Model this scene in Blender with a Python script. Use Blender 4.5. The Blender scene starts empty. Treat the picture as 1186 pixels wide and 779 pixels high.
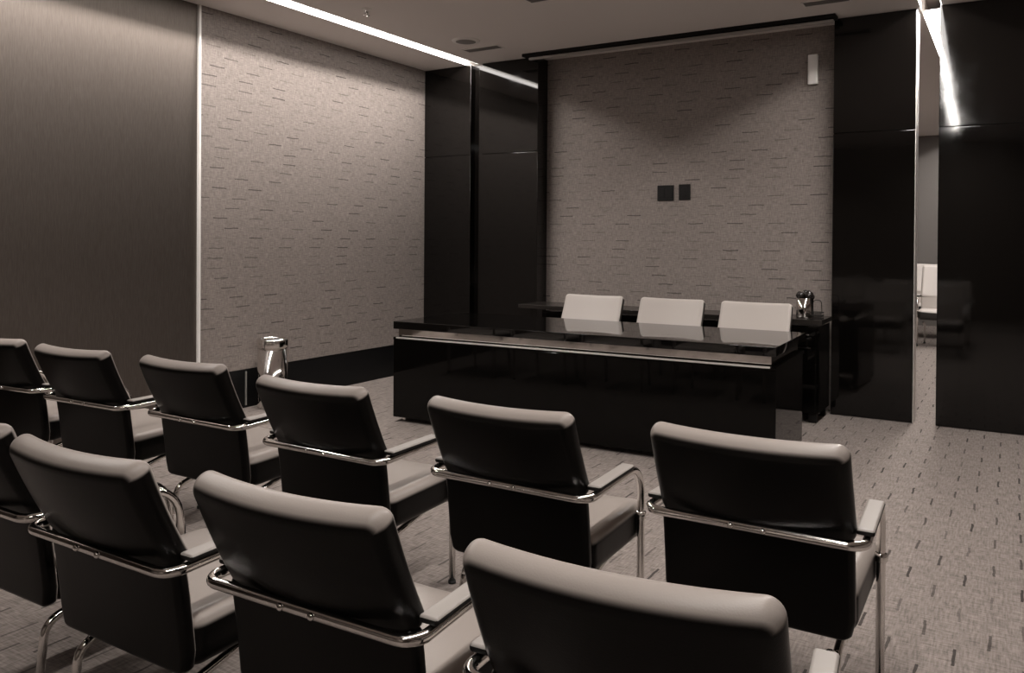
import bpy, bmesh, math, random
from mathutils import Vector, Matrix
random.seed(7)
PI = math.pi
SC = bpy.context.scene
COL = SC.collection

# ------------------------------------------------------------------ materials
def mat(name, base, rough=0.5, metal=0.0, spec=0.5, coat=0.0, coat_rough=0.05):
    m = bpy.data.materials.new(name); m.use_nodes = True
    b = m.node_tree.nodes['Principled BSDF']
    b.inputs['Base Color'].default_value = (*base, 1)
    b.inputs['Roughness'].default_value = rough
    b.inputs['Metallic'].default_value = metal
    b.inputs['Specular IOR Level'].default_value = spec
    b.inputs['Coat Weight'].default_value = coat
    b.inputs['Coat Roughness'].default_value = coat_rough
    return m

class NT:
    """small helper to write node graphs"""
    def __init__(s, m):
        s.t = m.node_tree; s.b = s.t.nodes['Principled BSDF']
    def n(s, kind, **kw):
        d = s.t.nodes.new(kind)
        for k, v in kw.items(): setattr(d, k, v)
        return d
    def link(s, a, b): s.t.links.new(a, b)
    def math(s, op, a, b=None, c=None):
        d = s.n('ShaderNodeMath', operation=op)
        for i, v in enumerate((a, b, c)):
            if v is None: continue
            if isinstance(v, (int, float)): d.inputs[i].default_value = v
            else: s.link(v, d.inputs[i])
        return d.outputs[0]
    def mix(s, f, a, b):
        d = s.n('ShaderNodeMix', data_type='RGBA')
        for i, v in ((0, f), (6, a), (7, b)):
            if isinstance(v, (int, float)): d.inputs[i].default_value = v
            elif isinstance(v, tuple): d.inputs[i].default_value = (*v, 1)
            else: s.link(v, d.inputs[i])
        return d.outputs[2]
    def noise(s, scale, vec=None, detail=3, rough=0.6):
        d = s.n('ShaderNodeTexNoise'); d.inputs['Scale'].default_value = scale
        d.inputs['Detail'].default_value = detail; d.inputs['Roughness'].default_value = rough
        if vec is not None: s.link(vec, d.inputs['Vector'])
        return d.outputs['Fac']
    def bump(s, h, strength=0.3, dist=0.002):
        d = s.n('ShaderNodeBump'); d.inputs['Strength'].default_value = strength
        d.inputs['Distance'].default_value = dist
        s.link(h, d.inputs['Height']); s.link(d.outputs[0], s.b.inputs['Normal'])

def woven(name, along, across, base, dark, light, pitch, row, length, thick, rough=0.85, spec=0.2, low=.12, weave=150, jitter=1.0, mott=0.5):
    """woven textile with rows of short dark dashes; along/across = world axes"""
    m = mat(name, base, rough, spec=spec); g = NT(m)
    geo = g.n('ShaderNodeNewGeometry'); sx = g.n('ShaderNodeSeparateXYZ'); g.link(geo.outputs['Position'], sx.inputs[0])
    u, v = sx.outputs[along], sx.outputs[across]
    wob = g.math('MULTIPLY', g.math('SUBTRACT', g.noise(9, geo.outputs['Position'], 2), 0.5), thick * 1.6)
    vv = g.math('DIVIDE', g.math('ADD', v, wob), row)
    r = g.math('FLOOR', vv)
    wn = g.n('ShaderNodeTexWhiteNoise', noise_dimensions='1D'); g.link(r, wn.inputs['W'])
    sh = g.math('MULTIPLY', wn.outputs['Value'], jitter)
    half = g.math('MULTIPLY', g.math('MODULO', g.math('ABSOLUTE', r), 2.0), 0.5)
    uu = g.math('ADD', g.math('ADD', g.math('DIVIDE', u, pitch), sh), half)
    t = g.math('ABSOLUTE', g.math('SUBTRACT', g.math('FRACT', uu), 0.5))
    m1 = g.math('LESS_THAN', t, length / pitch / 2)
    s_ = g.math('ABSOLUTE', g.math('SUBTRACT', g.math('FRACT', vv), 0.5))
    m2 = g.math('LESS_THAN', s_, thick / row / 2)
    idc = g.n('ShaderNodeTexWhiteNoise', noise_dimensions='2D')
    cv = g.n('ShaderNodeCombineXYZ'); g.link(g.math('FLOOR', uu), cv.inputs[0]); g.link(r, cv.inputs[1]); g.link(cv.outputs[0], idc.inputs['Vector'])
    amt = g.math('MULTIPLY_ADD', idc.outputs['Value'], 0.9 - low, low)
    dash = g.math('MULTIPLY', g.math('MULTIPLY', m1, m2), amt)
    # threads both ways
    st1 = g.n('ShaderNodeMapping'); g.link(geo.outputs['Position'], st1.inputs[0])
    sc = [weave, weave, weave]; sc[along] = weave * 0.12; st1.inputs['Scale'].default_value = sc
    st2 = g.n('ShaderNodeMapping'); g.link(geo.outputs['Position'], st2.inputs[0])
    sc = [weave, weave, weave]; sc[across] = weave * 0.12; st2.inputs['Scale'].default_value = sc
    n1 = g.noise(1, st1.outputs[0], 2); n2 = g.noise(1, st2.outputs[0], 2)
    nn = g.math('MULTIPLY', g.math('ADD', n1, n2), 0.5)
    nn = g.math('MULTIPLY_ADD', g.math('SUBTRACT', nn, 0.5), 3.6, 0.5)
    big = g.noise(6, geo.outputs['Position'], 4)
    nn = g.math('ADD', g.math('MULTIPLY', nn, 1 - mott * 0.4), g.math('MULTIPLY', big, mott * 0.4))
    cl = g.n('ShaderNodeClamp'); g.link(nn, cl.inputs[0])
    c = g.mix(cl.outputs[0], base, light)
    c = g.mix(dash, c, dark)
    g.link(c, g.b.inputs['Base Color'])
    g.bump(g.math('SUBTRACT', nn, dash), 0.35, 0.002)
    return m

M = {}
M['wallpaper_side'] = woven('wallpaper_side', 1, 2, (.155, .133, .122), (.05, .043, .04), (.33, .285, .26), .36, .08, .14, .008)
M['wallpaper_back'] = woven('wallpaper_back', 0, 2, (.155, .133, .122), (.05, .043, .04), (.33, .285, .26), .36, .08, .14, .008)
M['carpet'] = woven('carpet', 1, 0, (.125, .107, .097), (.030, .026, .024), (.31, .268, .245), .37, .102, .13, .010, rough=.95, spec=.1, weave=120, low=.35, jitter=.25)
M['ceiling'] = mat('ceiling_paint', (.80, .75, .72), .9, spec=.1)
g = NT(M['ceiling']); g.bump(g.noise(120), .1, .001)

def lacquer(name, base=(.003, .0025, .0022), rough=.045, spec=.5):
    m = mat(name, base, rough, spec=spec); g = NT(m)
    geo = g.n('ShaderNodeNewGeometry')
    nz = g.noise(5, geo.outputs['Position'], 5, .7)
    g.link(g.math('MULTIPLY_ADD', g.math('POWER', nz, 3), .22, rough - .02), g.b.inputs['Roughness'])
    return m
M['lacquer'] = lacquer('black_lacquer')
M['table_lacquer'] = lacquer('table_black_gloss', (.002, .0017, .0015), .035, .2)
M['table_top'] = lacquer('table_top_gloss', (.003, .0026, .0024), .03, .55)
M['far_wall'] = mat('grey_far_wall', (.16, .145, .135), .6)
M['slat'] = mat('grey_slat', (.22, .205, .195), .5)
M['black'] = mat('black_matt', (.006, .005, .0045), .6, spec=.25)
M['gap'] = mat('dark_gap', (.004, .004, .004), .8, spec=.1)
M['skirting'] = mat('black_skirting', (.004, .004, .0045), .4, spec=.25)
M['chrome'] = mat('chrome', (.80, .775, .75), .10, metal=1)
M['steel'] = mat('polished_steel', (.75, .72, .69), .06, metal=1)
M['alu'] = mat('aluminium_trim', (.82, .79, .76), .35, metal=.6)
M['channel'] = mat('grey_channel', (.16, .15, .145), .6)
M['white_paint'] = mat('white_enamel', (.85, .82, .79), .4)
M['light_edge'] = mat('satin_edge', (.6, .57, .54), .3, metal=.7)
# satin dark textile wall panels, vertical threads
m = mat('dark_satin_fabric', (.04, .034, .03), .46, metal=1); g = NT(m)
geo = g.n('ShaderNodeNewGeometry'); mp = g.n('ShaderNodeMapping'); g.link(geo.outputs['Position'], mp.inputs[0])
mp.inputs['Scale'].default_value = (300, 300, 14)
nz = g.noise(1, mp.outputs[0], 3)
g.link(g.mix(nz, (.085, .072, .064), (.20, .172, .153)), g.b.inputs['Base Color'])
g.link(g.math('MULTIPLY_ADD', nz, .10, .45), g.b.inputs['Roughness'])
g.bump(nz, .25, .001); M['dark_fabric'] = m

def leather(name, pale, black, rough, spec=.5):
    """two tone leather: the mesh attribute 'tone' tells the pale cover from the black one"""
    m = mat(name, black, rough, spec=spec); g = NT(m)
    at = g.n('ShaderNodeAttribute', attribute_name='tone')
    mr = g.n('ShaderNodeMapRange', interpolation_type='SMOOTHSTEP'); g.link(at.outputs['Fac'], mr.inputs[0])
    mr.inputs[1].default_value = -.14; mr.inputs[2].default_value = .16
    g.link(g.mix(mr.outputs[0], black, pale), g.b.inputs['Base Color'])
    tc = g.n('ShaderNodeTexCoord')
    v = g.n('ShaderNodeTexVoronoi'); v.inputs['Scale'].default_value = 260; g.link(tc.outputs['Object'], v.inputs['Vector'])
    n2 = g.noise(14, tc.outputs['Object'], 3)
    g.bump(g.math('ADD', g.math('MULTIPLY', v.outputs['Distance'], .5), n2), .12, .002)
    return m
M['leather_pale'] = leather('two_tone_leather', (.275, .241, .219), (.003, .0025, .0022), .32, .15)
M['leather_cream'] = leather('cream_leather', (.46, .415, .385), (.02, .017, .015), .45)
M['pad'] = mat('grey_arm_pad', (.27, .245, .225), .5)
M['rubber'] = mat('rubber', (.012, .012, .012), .7)

def emit(name, col, s):
    m = bpy.data.materials.new(name); m.use_nodes = True; t = m.node_tree
    t.nodes.clear(); o = t.nodes.new('ShaderNodeOutputMaterial'); e = t.nodes.new('ShaderNodeEmission')
    e.inputs[0].default_value = (*col, 1); e.inputs[1].default_value = s
    t.links.new(e.outputs[0], o.inputs[0]); return m
M['led'] = emit('led_diffuser', (1.0, .945, .90), 15)

# ------------------------------------------------------------------ mesh helpers
def link(name, bm, mats, parent=None, smooth=False):
    me = bpy.data.meshes.new(name)
    bmesh.ops.recalc_face_normals(bm, faces=bm.faces)
    if smooth:
        for f in bm.faces: f.smooth = True
    bm.to_mesh(me); bm.free()
    for mm in (mats if isinstance(mats, (list, tuple)) else [mats]): me.materials.append(mm)
    o = bpy.data.objects.new(name, me); COL.objects.link(o)
    if parent is not None: o.parent = parent
    return o

def sharp(o, ang=35):
    """flat faces stay crisp, rounds stay smooth"""
    me = o.data
    bm = bmesh.new(); bm.from_mesh(me)
    for e in bm.edges:
        if len(e.link_faces) == 2 and e.calc_face_angle(0) > math.radians(ang): e.smooth = False
    big = max(f.calc_area() for f in bm.faces)
    for f in bm.faces: f.smooth = f.calc_area() < .02 * big
    bm.to_mesh(me); bm.free(); return o

def box(bm, x0, x1, y0, y1, z0, z1, bev=0, seg=2):
    t = bmesh.new(); bmesh.ops.create_cube(t, size=1)
    for v in t.verts:
        v.co = Vector(((x0 + x1) / 2 + v.co.x * (x1 - x0), (y0 + y1) / 2 + v.co.y * (y1 - y0), (z0 + z1) / 2 + v.co.z * (z1 - z0)))
    if bev: bmesh.ops.bevel(t, geom=t.edges[:], offset=bev, segments=seg, affect='EDGES', profile=.5)
    merge(bm, t)

def merge(bm, t):
    mp = {}
    for v in t.verts: mp[v] = bm.verts.new(v.co)
    for f in t.faces:
        try:
            nf = bm.faces.new([mp[v] for v in f.verts]); nf.material_index = f.material_index; nf.smooth = f.smooth
        except ValueError: pass
    t.free()

def axis_coords(s, r, inner):
    """grid along one axis of a rounded box of half-size s"""
    k = 4
    arc = [math.tan(i * PI / 4 / k) for i in range(k + 1)]
    a = s - r
    right = [a + r * t for t in arc]
    mid = [-a + 2 * a * i / inner for i in range(1, inner)]
    return [-x for x in reversed(right)] + mid + right

def rounded_box(bm, hx, hy, hz, r, inner=(8, 2, 6), deform=None, pick=None, tone=None):
    """closed box with fully rounded edges; deform moves points, pick(normal, point) gives a material slot"""
    ax = [axis_coords(h, r, n) for h, n in zip((hx, hy, hz), inner)]
    H = (hx, hy, hz); vs = {}
    lay = (bm.verts.layers.float.get('tone') or bm.verts.layers.float.new('tone')) if tone else None
    def vert(i, j, k):
        key = (i, j, k)
        if key not in vs:
            p = Vector((ax[0][i], ax[1][j], ax[2][k]))
            q = Vector([max(-(H[c] - r), min(H[c] - r, p[c])) for c in range(3)])
            d = p - q
            n = d.normalized() if d.length > 1e-9 else Vector((0, 0, 0))
            if d.length > 1e-9: p = q + n * r
            vs[key] = (bm.verts.new(deform(p) if deform else p), n, p)
            if tone: vs[key][0][lay] = tone(n)
        return vs[key]
    n = [len(a) for a in ax]
    def quad(a, b, c, d):
        L = [vert(*t) for t in (a, b, c, d)]
        try: f = bm.faces.new([t[0] for t in L])
        except ValueError: return
        f.smooth = True
        if pick:
            nn = sum((t[1] for t in L), Vector()) ; pp = sum((t[2] for t in L), Vector()) / 4
            f.material_index = pick(nn.normalized() if nn.length > 0 else nn, pp)
    for k in (0, n[2] - 1):
        for i in range(n[0] - 1):
            for j in range(n[1] - 1): quad((i, j, k), (i + 1, j, k), (i + 1, j + 1, k), (i, j + 1, k))
    for j in (0, n[1] - 1):
        for i in range(n[0] - 1):
            for k in range(n[2] - 1): quad((i, j, k), (i + 1, j, k), (i + 1, j, k + 1), (i, j, k + 1))
    for i in (0, n[0] - 1):
        for j in range(n[1] - 1):
            for k in range(n[2] - 1): quad((i, j, k), (i, j + 1, k), (i, j + 1, k + 1), (i, j, k + 1))

def fillet(pts, rad, n=7):
    P = [Vector(p) for p in pts]; out = [P[0]]
    for i in range(1, len(P) - 1):
        r = rad[i] if isinstance(rad, (list, tuple)) else rad
        a = (P[i - 1] - P[i]).normalized(); b = (P[i + 1] - P[i]).normalized()
        ang = a.angle(b); d = r / math.tan(ang / 2)
        p0 = P[i] + a * d; p1 = P[i] + b * d
        c = P[i] + (a + b).normalized() * (r / math.sin(ang / 2))
        v0 = p0 - c; v1 = p1 - c
        for k in range(n + 1):
            out.append(c + v0.slerp(v1, k / n).normalized() * r)
    out.append(P[-1]); return out

def tube(bm, pts, r, seg=14, caps=True):
    P = [Vector(p) for p in pts]; rings = []
    t0 = (P[1] - P[0]).normalized()
    up = Vector((0, 0, 1)) if abs(t0.z) < .9 else Vector((1, 0, 0))
    nrm = t0.cross(up).normalized()
    for i, p in enumerate(P):
        t = ((P[min(i + 1, len(P) - 1)] - P[i]).normalized() + (P[i] - P[max(i - 1, 0)]).normalized())
        t = t.normalized() if t.length > 1e-9 else t0
        nrm = (nrm - t * nrm.dot(t)).normalized(); b = t.cross(nrm)
        rr = r[i] if isinstance(r, (list, tuple)) else r
        rings.append([bm.verts.new(p + (nrm * math.cos(2 * PI * k / seg) + b * math.sin(2 * PI * k / seg)) * rr) for k in range(seg)])
    for a, b in zip(rings, rings[1:]):
        for k in range(seg):
            f = bm.faces.new((a[k], a[(k + 1) % seg], b[(k + 1) % seg], b[k])); f.smooth = True
    if caps:
        bm.faces.new(list(reversed(rings[0]))); bm.faces.new(rings[-1])

def lathe(bm, prof, seg=40, c=(0, 0, 0), close=False):
    rings = []
    for r, z in prof:
        if r < 1e-6: rings.append([bm.verts.new((c[0], c[1], c[2] + z))])
        else: rings.append([bm.verts.new((c[0] + r * math.cos(2 * PI * k / seg), c[1] + r * math.sin(2 * PI * k / seg), c[2] + z)) for k in range(seg)])
    for a, b in zip(rings, rings[1:]):
        for k in range(seg):
            l = (k + 1) % seg
            vs = [a[k % len(a)], a[l % len(a)], b[l % len(b)], b[k % len(b)]]
            u = []
            for v in vs:
                if v not in u: u.append(v)
            if len(u) > 2:
                try: bm.faces.new(u).smooth = True
                except ValueError: pass

def BM(): return bmesh.new()
def props(o, label=None, cat=None, group=None, kind=None):
    if label: o['label'] = label
    if cat: o['category'] = cat
    if group: o['group'] = group
    if kind: o['kind'] = kind
    return o
def thing(name, label, cat, loc=(0, 0, 0), rz=0, group=None):
    o = bpy.data.objects.new(name, None); COL.objects.link(o)
    o.empty_display_size = .1; o.location = loc; o.rotation_euler = (0, 0, rz)
    return props(o, label, cat, group)
def struct(name, bm, m, label=None):
    o = link(name, bm, m); props(o, label, kind='structure'); return o
def dup(root, loc, rz, label, group=None):
    r = root.copy(); COL.objects.link(r); r.location = loc; r.rotation_euler = (0, 0, rz)
    r['label'] = label
    if group: r['group'] = group
    for ch in list(root.children):
        c = ch.copy(); COL.objects.link(c); c.parent = r
        for gch in ch.children:
            d = gch.copy(); COL.objects.link(d); d.parent = c
    return r

# ------------------------------------------------------------------ room
XL, YB, H = -5.40, 7.04, 3.21        # wallpapered side wall, lacquered rear panels, ceiling
XR, YF = 2.3, -2.6                   # unseen right wall, wall behind the viewer
YN = 15.5                            # far end of the room beyond the gap
SL, SR, SW = -4.78, -.545, .075      # light slots: centre lines and half width
T = .12
ND = .20
NX0, NX1 = -4.00, -1.245             # niche between the lacquered panels
GX0, GX1 = -.645, -.485              # gap between the door leaves

b = BM(); box(b, XL - T, XR + T, YF - T, YN + T, -.10, 0); struct('floor', b, M['carpet'])
b = BM()
zc = H + .16
for x0, x1 in ((XL - T, SL - SW), (SL + SW, SR - SW), (SR + SW, XR + T)):
    box(b, x0, x1, YF - T, YN + T, H, zc)
box(b, XL - T, XR + T, YF - T, YN + T, zc, zc + .05)
ceil = struct('ceiling', b, M['ceiling'])

b = BM(); box(b, XL - T, XL, 4.19, YB + .36, .32, H); struct('wall_left', b, M['wallpaper_side'])
b = BM(); box(b, XL - T, XL - .012, YF, 4.17, .0, H); struct('wall_left_panelling', b, M['dark_fabric'])
b = BM(); box(b, XL - T, XL + .012, 4.170, 4.190, .0, H - .0, .002); o = struct('trim_1', b, M['white_paint'])
b = BM(); box(b, XL - T, XL - .004, 4.192, YB + .36, 0, .32); struct('baseboard_left', b, M['skirting'])
b = BM(); box(b, XL - .004, XL + .004, 4.64, 4.652, .02, .30); struct('trim_2', b, M['light_edge'])
b = BM(); box(b, XL - T, GX0 - .02, YB + ND, YB + .36, 0, H); struct('wall_back', b, M['wallpaper_back'])
b = BM(); box(b, XR, XR + T, YF, YN, 0, H); struct('wall_right', b, M['wallpaper_side'])
b = BM(); box(b, XL - T, XR + T, YF - T, YF, 0, H); struct('wall_front', b, M['dark_fabric'])
# the room seen through the gap
b = BM(); box(b, XL - T, XR + T, YN, YN + T, 0, H); struct('wall_far', b, M['far_wall'])
b = BM(); box(b, XL - T, XL, YB + .36, YN, 0, H); struct('wall_far_left', b, M['dark_fabric'])
b = BM(); box(b, .6, XR, YB, YB + .30, 0, H); struct('wall_back_right', b, M['wallpaper_back'])

def lacquer_panel(name, x0, x1, label, cat, y0=YB, d=ND - .003, kind=None, rz=0):
    t = thing(name, label, cat, ((x0 + x1) / 2, y0 + d / 2, 0), rz)
    if kind: t['kind'] = kind
    w = (x1 - x0) / 2
    lo = BM(); box(lo, -w, w, -d / 2, d / 2, .004, 2.276, .004, 3); sharp(link('lower_panel', lo, M['lacquer'], t))
    up = BM(); box(up, -w, w, -d / 2, d / 2, 2.282, H - .002, .004, 3); sharp(link('upper_panel', up, M['lacquer'], t))
    sm = BM(); box(sm, -w + .003, w - .003, -d / 2 + .012, d / 2, 2.272, 2.286); link('joint', sm, M['lacquer'], t)
    return t
lacquer_panel('wall_panel', XL + .002, -4.80, 'narrow black lacquered panel in the far left corner, left of the dark groove', 'wall panel')
lacquer_panel('wall_panel', -4.66, NX0, 'black lacquered panel mirroring the ceiling light, right of the dark groove', 'wall panel')
p3 = lacquer_panel('wall_panel', NX1, GX0, 'wide black lacquered panel between the wallpapered niche and the lit gap', 'wall panel')
e = BM(); box(e, .3005, .3055, -.0985, .095, .004, H - .004, .001); link('edge_strip', e, M['alu'], p3)
door = lacquer_panel('door_1', GX1, .62, 'glossy black door leaf standing slightly ajar right of the lit gap', 'door', kind='structure', rz=math.radians(.9))
b = BM(); box(b, -4.80, -4.66, YB + .08, YB + ND - .001, 0, H); struct('wall_back_groove', b, M['lacquer'])

# ------------------------------------------------------------------ ceiling fixtures
LAMP, DEPTH, GLOW = 18, .034, .034
def linear_light(x, y0, y1, label, k=1):
    t = thing('linear_light', label, 'ceiling light', (x, (y0 + y1) / 2, H + .07), 0, 'recessed linear ceiling lights')
    L = (y1 - y0) / 2
    # channel: lid on top, glowing side strips, narrow lamp deep between them
    h = BM(); box(h, -SW, SW, -L, L, -.004, 0)
    for q in (-1, 1): box(h, min(q * SW, q * (SW - .003)), max(q * SW, q * (SW - .003)), -L, L, -.070, -.004)
    link('housing', h, M['white_paint'], t)
    for q in (-1, 1):
        d = BM(); a, c = sorted((q * (SW - .003), q * (SW - .007))); box(d, a, c, -L, L, -.069, -.069 + GLOW); link('diffuser', d, M['led'], t)
    d = BM(); box(d, -SW + .008, SW - .008, -L, L, -.008, -.0045); link('diffuser', d, M['led'], t)
    ld = bpy.data.lights.new('lamp', 'AREA'); ld.shape = 'RECTANGLE'; ld.size = .024; ld.size_y = 2 * L
    ld.energy = LAMP * k * 2 * L; ld.color = (1.0, .94, .89)
    lo = bpy.data.objects.new('lamp', ld); COL.objects.link(lo); lo.parent = t; lo.location = (0, 0, -.070 + DEPTH)
    return t
linear_light(SL, .2, YB - .005, 'long glowing light slot in the ceiling along the left wall')
linear_light(SR, -1.0, YB - .005, 'light slot in the ceiling on the right, running to the lit gap')
linear_light(SR, YB + .36, YN - .6, 'light slot in the ceiling of the next room, glimpsed through the gap', 1.2)

def vent(cx, cy, w, d, label):
    t = thing('ceiling_vent', label, 'air vent', (cx, cy, H), 0, 'ceiling air vents')
    f = BM()
    for a in ((-w, w, -d, -d + .012), (-w, w, d - .012, d), (-w, -w + .012, -d, d), (w - .012, w, -d, d)):
        box(f, *a, -.008, 0, .002)
    link('frame', f, M['white_paint'], t)
    k = BM(); box(k, -w + .012, w - .012, -d + .012, d - .012, -.002, 0); link('opening', k, M['gap'], t)
    n = 4
    for i in range(n):
        y = -d + .012 + (2 * d - .024) * (i + .5) / n
        s = BM(); box(s, -w + .012, w - .012, y - .010, y + .006, -.006, -.002); link('slat', s, M['slat'], t)
    return t
vent(-4.29, 6.49, .20, .07, 'small slotted air vent beside the round ceiling speaker')
vent(-2.95, 5.36, .20, .07, 'slotted air vent at the middle of the top edge of the photo')
vent(-1.21, 6.50, .17, .07, 'slotted air vent above the right part of the niche')
t = thing('ceiling_speaker', 'round flat speaker grille set in the ceiling', 'speaker', (-4.26, 6.16, H))
b = BM(); lathe(b, [(0, -.012), (.095, -.012), (.125, -.008), (.13, 0)], 40); link('bezel', b, M['white_paint'], t, True)
b = BM(); lathe(b, [(0, -.016), (.08, -.0155), (.092, -.012)], 36); link('grille', b, mat('grey_mesh', (.25, .235, .225), .7), t, True)
t = thing('ceiling_sprinkler', 'small sprinkler head hanging from the ceiling beside the light slot', 'sprinkler', (-4.35, 4.92, H))
b = BM(); lathe(b, [(0, .002), (.04, .002), (.04, -.001), (.035, -.006), (0, -.006)], 24); link('escutcheon', b, M['white_paint'], t, True)
b = BM(); lathe(b, [(.010, -.005), (.010, -.03), (.006, -.035), (.006, -.05), (.0, -.05)], 16); link('nozzle', b, M['chrome'], t, True)
b = BM(); lathe(b, [(0, -.052), (.024, -.050), (.024, -.054), (0, -.056)], 20)
tube(b, fillet([(-.008, 0, -.02), (-.02, 0, -.035), (-.006, 0, -.052)], .006, 3), .0025, 6)
tube(b, fillet([(.008, 0, -.02), (.02, 0, -.035), (.006, 0, -.052)], .006, 3), .0025, 6)
link('deflector', b, M['chrome'], t, True)

t = thing('ceiling_projection_screen', 'rolled up projection screen with pale bottom bar under the ceiling above the niche', 'projection screen', (-2.63, 6.93, H))
b = BM(); box(b, -1.46, 1.42, -.06, .07, -.028, .002, .004); link('case', b, M['black'], t)
b = BM(); box(b, -1.40, 1.40, -.028, .004, -.060, -.036, .004); link('bottom_bar', b, mat('screen_bar', (.42, .39, .37), .45), t)
b = BM(); box(b, -1.38, 1.38, -.016, -.010, -.040, -.02); link('fabric', b, M['gap'], t)

# ------------------------------------------------------------------ rear wall fittings
YW = YB + ND
def plate(x, z, w, h, label, n):
    t = thing('socket_plate', label, 'wall socket', (x, YW, z))
    b = BM(); box(b, -w, w, -.010, 0, -h, h, .004); link('plate', b, M['black'], t)
    for i in range(n):
        c = (i - (n - 1) / 2) * w * .95
        q = BM(); box(q, c - w * .36, c + w * .36, -.013, -.008, -h * .62, h * .62, .003); link('insert', q, M['black'], t)
plate(-2.745, 1.845, .080, .072, 'wider, left one of the two black sockets on the niche wall', 2)
plate(-2.562, 1.85, .055, .072, 'narrower, right one of the two black sockets on the niche wall', 1)
t = thing('wall_unit', 'white upright box high on the right of the niche wall', 'wall box', (-1.442, YW, 2.85))
b = BM(); box(b, -.040, .040, -.045, 0, -.125, .125, .008, 3); sharp(link('housing', b, M['white_paint'], t))
b = BM(); box(b, -.030, .030, -.048, -.044, -.112, .112, .0015); link('cover', b, M['white_paint'], t)

# ------------------------------------------------------------------ sideboard in the niche
sx0, sx1, sy0, sy1, sz = -3.95, -1.235, 6.60, 7.03, .80
t = thing('sideboard', 'long low black sideboard standing against the niche wall', 'sideboard', ((sx0 + sx1) / 2, (sy0 + sy1) / 2, 0))
W, D = (sx1 - sx0) / 2, (sy1 - sy0) / 2
b = BM(); box(b, -W, W, -D, D, sz - .035, sz, .003); link('top', b, mat('sideboard_top', (.02, .017, .015), .22), t)
b = BM(); box(b, -W + .25, W - .02, -D + .015, D, .075, sz - .05); link('carcass', b, M['table_lacquer'], t)
nd = 4; cw = (2 * W - .30) / nd
for i in range(nd):
    x0 = -W + .26 + i * cw
    d = BM(); box(d, x0 + .004, x0 + cw - .004, -D - .004, -D + .018, sz - .205, sz - .06, .002); dr = link('drawer', d, M['table_lacquer'], t)
    h = BM(); box(h, x0 + cw - .13, x0 + cw - .05, -D - .016, -D - .002, sz - .120, sz - .112, .001); link('handle', h, M['chrome'], dr)
    d = BM(); box(d, x0 + .004, x0 + cw - .004, -D - .004, -D + .018, .085, sz - .212, .002); dr = link('door', d, M['table_lacquer'], t)
    h = BM(); box(h, x0 + cw - .20, x0 + cw - .04, -D - .014, -D - .002, sz - .222, sz - .214, .001); link('handle', h, M['chrome'], dr)
for x in (-W + .27, W - .10):
    for y in (-D + .03, D - .09):
        b = BM(); box(b, x, x + .06, y, y + .06, 0, .078, .003); link('leg', b, M['black'], t)

# things on the sideboard
t = thing('canister', 'chrome canister with dark glossy things sticking out, right end of sideboard', 'canister', (-1.40, 6.78, sz))
b = BM(); lathe(b, [(0, .002), (.062, 0), (.066, .006), (.066, .155), (.060, .157), (.058, .15), (.057, .02), (0, .018)], 40); link('pot', b, M['steel'], t, True)
for i, (x, y, z, r) in enumerate(((-.03, -.02, .175, .033), (.03, -.012, .180, .036), (.0, .03, .185, .034), (.045, .02, .165, .026))):
    q = BM(); bmesh.ops.create_icosphere(q, subdivisions=3, radius=r)
    for v in q.verts:
        v.co *= 1 + .10 * math.sin(v.co.x * 130 + i) * math.cos(v.co.z * 110 + i * 2); v.co += Vector((x, y, z))
    link('knob', q, mat('dark_glossy', (.02, .017, .016), .15), t, True)
t = thing('wire_basket', 'small dark wire basket at the right end of the sideboard', 'basket', (-1.285, 6.675, sz))
for z in (.006, .030, .054):
    b = BM(); tube(b, fillet([(-.04, -.055, z), (.04, -.055, z), (.04, .055, z), (-.04, .055, z), (-.04, -.054, z)], .008, 4), .0035, 6); link('ring', b, M['black'], t, True)
for y in (-.055, .055):
    b = BM()
    for i in range(7):
        x = -.036 + i * .012; tube(b, [(x, y, .004), (x, y, .056)], .0018, 5)
    link('wires', b, M['black'], t, True)
b = BM(); tube(b, fillet([(-.035, 0, .05), (-.03, 0, .15), (.03, .0, .15), (.035, 0, .05)], .025, 6), .003, 6); link('handle', b, M['black'], t, True)
t = thing('remote_control', 'small flat black remote lying on the sideboard left of the canister', 'remote control', (-1.60, 6.80, sz), .5)
b = BM(); box(b, -.085, .085, -.022, .022, 0, .018, .006, 3); sharp(link('body', b, M['black'], t))
for i in range(6):
    q = BM(); box(q, -.06 + i * .02, -.05 + i * .02, -.008, .008, .017, .020, .001); link('button', q, mat('button_grey', (.12, .11, .1), .5), t)
t = thing('small_box', 'tiny dark box on the sideboard behind the right cream chair', 'small box', (-1.76, 6.92, sz))
b = BM(); box(b, -.045, .045, -.03, .03, 0, .042, .006, 3); sharp(link('body', b, M['black'], t))
b = BM(); box(b, -.03, .03, -.018, .018, .041, .045, .002); link('lid', b, mat('lid_grey', (.06, .055, .05), .4), t)

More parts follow.
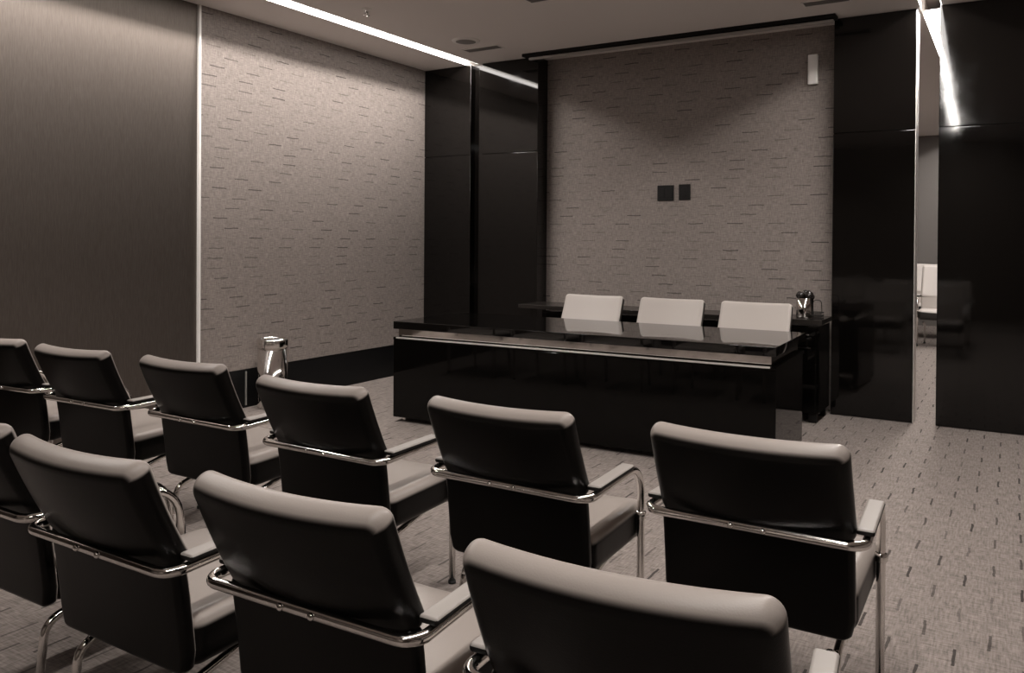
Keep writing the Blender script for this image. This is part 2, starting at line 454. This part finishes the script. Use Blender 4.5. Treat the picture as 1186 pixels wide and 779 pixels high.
# ------------------------------------------------------------------ presenters' table
TZ = .77
t = thing('conference_table', 'long glossy black presenters table with a mirror steel band', 'table', (-2.64, 5.43, 0), math.radians(1.6))
TW, TD = 1.435, .475
b = BM(); box(b, -TW, TW, -TD, TD, TZ - .058, TZ, .003); sharp(link('tabletop', b, M['table_top'], t))
b = BM(); box(b, -TW + .03, TW - .035, -TD + .03, TD - .10, TZ - .12, TZ - .058)
for v in b.verts:
    if v.co.y < 0 and v.co.z < TZ - .1: v.co.y += .0054
link('steel_band', b, M['steel'], t)
b = BM(); box(b, -TW, TW, -TD, TD - .06, TZ - .140, TZ - .120, .002); link('ledge', b, M['table_lacquer'], t)
b = BM(); box(b, -TW + .03, TW - .035, -TD - .004, -TD + .004, TZ - .130, TZ - .119, .001); link('ledge_edge', b, M['alu'], t)
b = BM(); box(b, -TW, TW, -TD + .004, -TD + .044, .035, TZ - .140, .003); link('front_panel', b, M['table_lacquer'], t)
for s in (-1, 1):
    b = BM(); x = s * (TW - .021); box(b, x - .02, x + .02, -TD + .045, TD - .10, .035, TZ - .140, .003); link('side_panel', b, M['table_lacquer'], t)
for s in (-1, 1):
    for y in (-TD + .06, TD - .14):
        q = BM(); lathe(q, [(0, 0), (.013, 0), (.013, .04), (0, .04)], 14, (s * (TW - .07), y, 0)); sharp(link('foot', q, M['chrome'], t))

# ------------------------------------------------------------------ waste bin
t = thing('waste_bin', 'round chrome waste bin on the carpet against the left wall', 'waste bin', (-5.235, 4.78, 0))
b = BM(); lathe(b, [(0, .004), (.118, .004), (.122, .012), (.122, .50), (.118, .50), (.115, .03), (0, .03)], 48); link('body', b, M['chrome'], t, True)
b = BM(); lathe(b, [(.119, .50), (.127, .50), (.129, .505), (.129, .56), (.124, .572), (.108, .572), (.104, .56), (.104, .52), (.119, .52)], 48); link('rim', b, M['chrome'], t, True)
b = BM(); lathe(b, [(0, .545), (.104, .545), (.104, .535), (0, .535)], 40); link('flap', b, M['black'], t, True)

# ------------------------------------------------------------------ chairs
LEAN = math.radians(25)
def make_chair(label, group, fm, loc, rz, tall=0.0):
    t = thing('armchair', label, 'chair', loc, rz, group)
    zt = .60 + tall * .3
    # upper back cushion: pale over the top roll and front, black behind
    h = .157 + tall / 2
    b = BM()
    def dpad(p):
        x, y, z = p
        k = (z + h) / (2 * h)
        y = y * (0.80 + .20 * k)
        bul = (1 - (x / .277) ** 2)
        y += .028 * (x / .277) ** 2 - .012
        if y < 0: y -= .004 * bul * math.sin(PI * k)
        y -= .012 * (k - .5) ** 2 * 2 * -1
        z2 = z + h
        z2 -= .006 * (1 - bul) * k
        return Vector((x * (1 - .012 * k), -.222 + y * math.cos(LEAN) - z2 * math.sin(LEAN), zt - .018 + z2 * math.cos(LEAN) + y * math.sin(LEAN)))
    tone = lambda n: max(min(n.z - .22, n.y + .75), n.y - .45)
    rounded_box(b, .277, .037, h, .034, (12, 1, 8), dpad, tone=tone)
    link('backrest', b, fm, t)
    # lower back shell
    b = BM()
    def dsh(p):
        x, y, z = p
        k = min(1, max(0, (z + .148) / .296))
        x *= 1 - .09 * (max(0, .16 - k) / .16) ** 2
        return Vector((x, -.188 + y - (max(0, k) ** 1.3) * .044 + .010 * (x / .27) ** 2 * k, zt - .147 + z))
    rounded_box(b, .272, .022, .148 + tall * .15, .018, (10, 1, 6), dsh, tone=lambda n: n.y - .5)
    link('back_shell', b, fm, t)
    # seat cushion
    b = BM()
    def dst(p):
        x, y, z = p
        k = (y + .235) / .47
        dz = .018 * (x / .27) ** 2 * (1 if z > 0 else 0) - .014 * max(0, (k - .8)) * 5
        return Vector((x, y + .050, .374 + tall * .3 + z + dz * .6 + .012 * k))
    rounded_box(b, .272, .235, .066, .045, (10, 8, 2), dst, tone=lambda n: n.z - .30)
    link('seat', b, fm, t)
    # arm tube: front leg, arm, round the back, arm, front leg
    X = .312; za = zt + .004
    b = BM()
    pts = [(-.286, .19, .008), (-.286, .19, za), (-.306, -.285, zt), (.306, -.285, zt), (.286, .19, za), (.286, .19, .008)]
    tube(b, fillet(pts, [0, .11, .045, .045, .11, 0], 8), .0135, 16)
    af = link('arm_frame', b, M['chrome'], t)
    for s in (-1, 1):
        b = BM()
        rounded_box(b, .024, .150, .009, .008, (2, 6, 1), lambda p: Vector((s * (.298 - (p.y + .15) * .035) + p.x, -.080 + p.y, za + .019 + p.z)), lambda n, p: 0 if n.z > .4 else 1)
        link('arm_pad', b, [M['pad'], M['black']], t)
        b = BM(); tube(b, [(s * .255, .188, .42 + tall * .3), (s * .284, .188, .42 + tall * .3)], .008, 10)
        lathe(b, [(.0155, -.014), (.0185, -.012), (.0185, .012), (.0155, .014)], 16, (s * .286, .19, .42 + tall * .3)); link('bracket', b, M['chrome'], t, True)
        b = BM()
        tube(b, fillet([(s * .22, .12, .325), (s * .22, -.185, .250), (s * .225, -.215, .008)], .06, 8), .0125, 14)
        rl = link('rear_leg', b, M['chrome'], t)
        for par, gx, gy in ((af, .286, .19), (rl, .225, -.215)):
            b = BM(); lathe(b, [(0, 0), (.016, 0), (.016, .012), (0, .012)], 16, (s * gx, gy, 0)); link('glide', b, M['rubber'], par)
        b = BM(); bmesh.ops.create_icosphere(b, subdivisions=2, radius=.009)
        for v in b.verts: v.co = Vector((s * .045 + v.co.x, -.299 + v.co.y * .8, zt + v.co.z))
        link('bolt', b, M['chrome'], t, True)
    return t

G1 = 'chairs of the front row'; G2 = 'chairs of the second row'
DY = 2.575
c0 = make_chair('black backed chair at the right end of the front row, beside the open carpet', G1, M['leather_pale'], (-.624, DY + .015, 0), 0)
front = [
    (-1.41, DY - .02, 0, 'black backed chair of the front row, next to the right end one'),
    (-2.222, DY - .04, 0, 'black backed chair of the front row, third from its right end'),
    (-3.075, DY + .045, 0, 'black backed chair of the front row, near the foot of the bright wall trim'),
    (-3.86, DY + .01, math.radians(2), 'black backed chair of the front row, last but one on the left'),
    (-4.630, DY + .02, math.radians(4), 'black backed chair at the left edge, furthest left of the front row'),
]
for x, y, a, l in front: dup(c0, (x, y, 0), a, l, G1)
second = [
    (-.572, 1.54, math.radians(4), 'nearest chair, large black back at bottom centre of the second row'),
    (-1.312, 1.555, math.radians(1.5), 'black backed chair of the second row, just left of the nearest one'),
    (-2.005, 1.515, 0, 'black backed chair of the second row, with two chrome legs showing below'),
    (-2.67, 1.545, 0, 'black backed chair of the second row, cut off by the left edge'),
]
for x, y, a, l in second: dup(c0, (x, y, 0), a, l, G2)
G3 = 'cream chairs behind the presenters table'
c1 = make_chair('cream leather chair behind the table, leftmost of the three', G3, M['leather_cream'], (-3.06, 6.05, 0), PI, .05)
dup(c1, (-2.36, 6.05, 0), PI, 'cream leather chair behind the table, middle of the three', G3)
dup(c1, (-1.68, 6.05, 0), PI, 'cream leather chair behind the table, rightmost of the three', G3)
G4 = 'cream chairs in the next room'
c2 = make_chair('cream chair in the next room, nearest one seen through the gap', G4, M['leather_cream'], (-.80, 12.55, 0), PI, .17)
dup(c2, (-1.50, 12.65, 0), PI - .2, 'cream chair in the next room, turned, left edge of the gap', G4)
dup(c2, (-1.02, 13.70, 0), PI, 'cream chair in the next room, behind the nearest one in the gap', G4)

# ------------------------------------------------------------------ world, camera, view
w = bpy.data.worlds.new('world'); SC.world = w; w.use_nodes = True
w.node_tree.nodes['Background'].inputs[0].default_value = (.9, .88, .85, 1)
w.node_tree.nodes['Background'].inputs[1].default_value = .0

yaw, pitch, roll, f, cy = .5472, -.0094, .0067, 949.76, 286.85
fwd = Vector((-math.sin(yaw) * math.cos(pitch), math.cos(yaw) * math.cos(pitch), math.sin(pitch)))
rt = Vector((math.cos(yaw), math.sin(yaw), 0)); up = rt.cross(fwd)
r2 = rt * math.cos(roll) + up * math.sin(roll); u2 = up * math.cos(roll) - rt * math.sin(roll)
cam = bpy.data.cameras.new('camera'); co = bpy.data.objects.new('camera', cam); COL.objects.link(co)
co.matrix_world = Matrix(((r2.x, u2.x, -fwd.x, 0), (r2.y, u2.y, -fwd.y, 0), (r2.z, u2.z, -fwd.z, 1.4), (0, 0, 0, 1)))
cam.sensor_width = 36; cam.sensor_fit = 'HORIZONTAL'; cam.lens = f / 1186 * 36
cam.shift_y = -(389.5 - cy) / 1186; cam.clip_start = .02
SC.camera = co

SC.view_settings.view_transform = 'Standard'; SC.view_settings.look = 'None'
SC.view_settings.exposure = 0; SC.view_settings.gamma = 1; SC.view_settings.use_curve_mapping = False
c = SC.cycles
c.use_denoising = True; c.max_bounces = 10; c.diffuse_bounces = 5; c.glossy_bounces = 6
c.use_adaptive_sampling = False; c.sample_clamp_indirect = 6
try: c.denoiser = 'OPENIMAGEDENOISE'
except Exception: pass
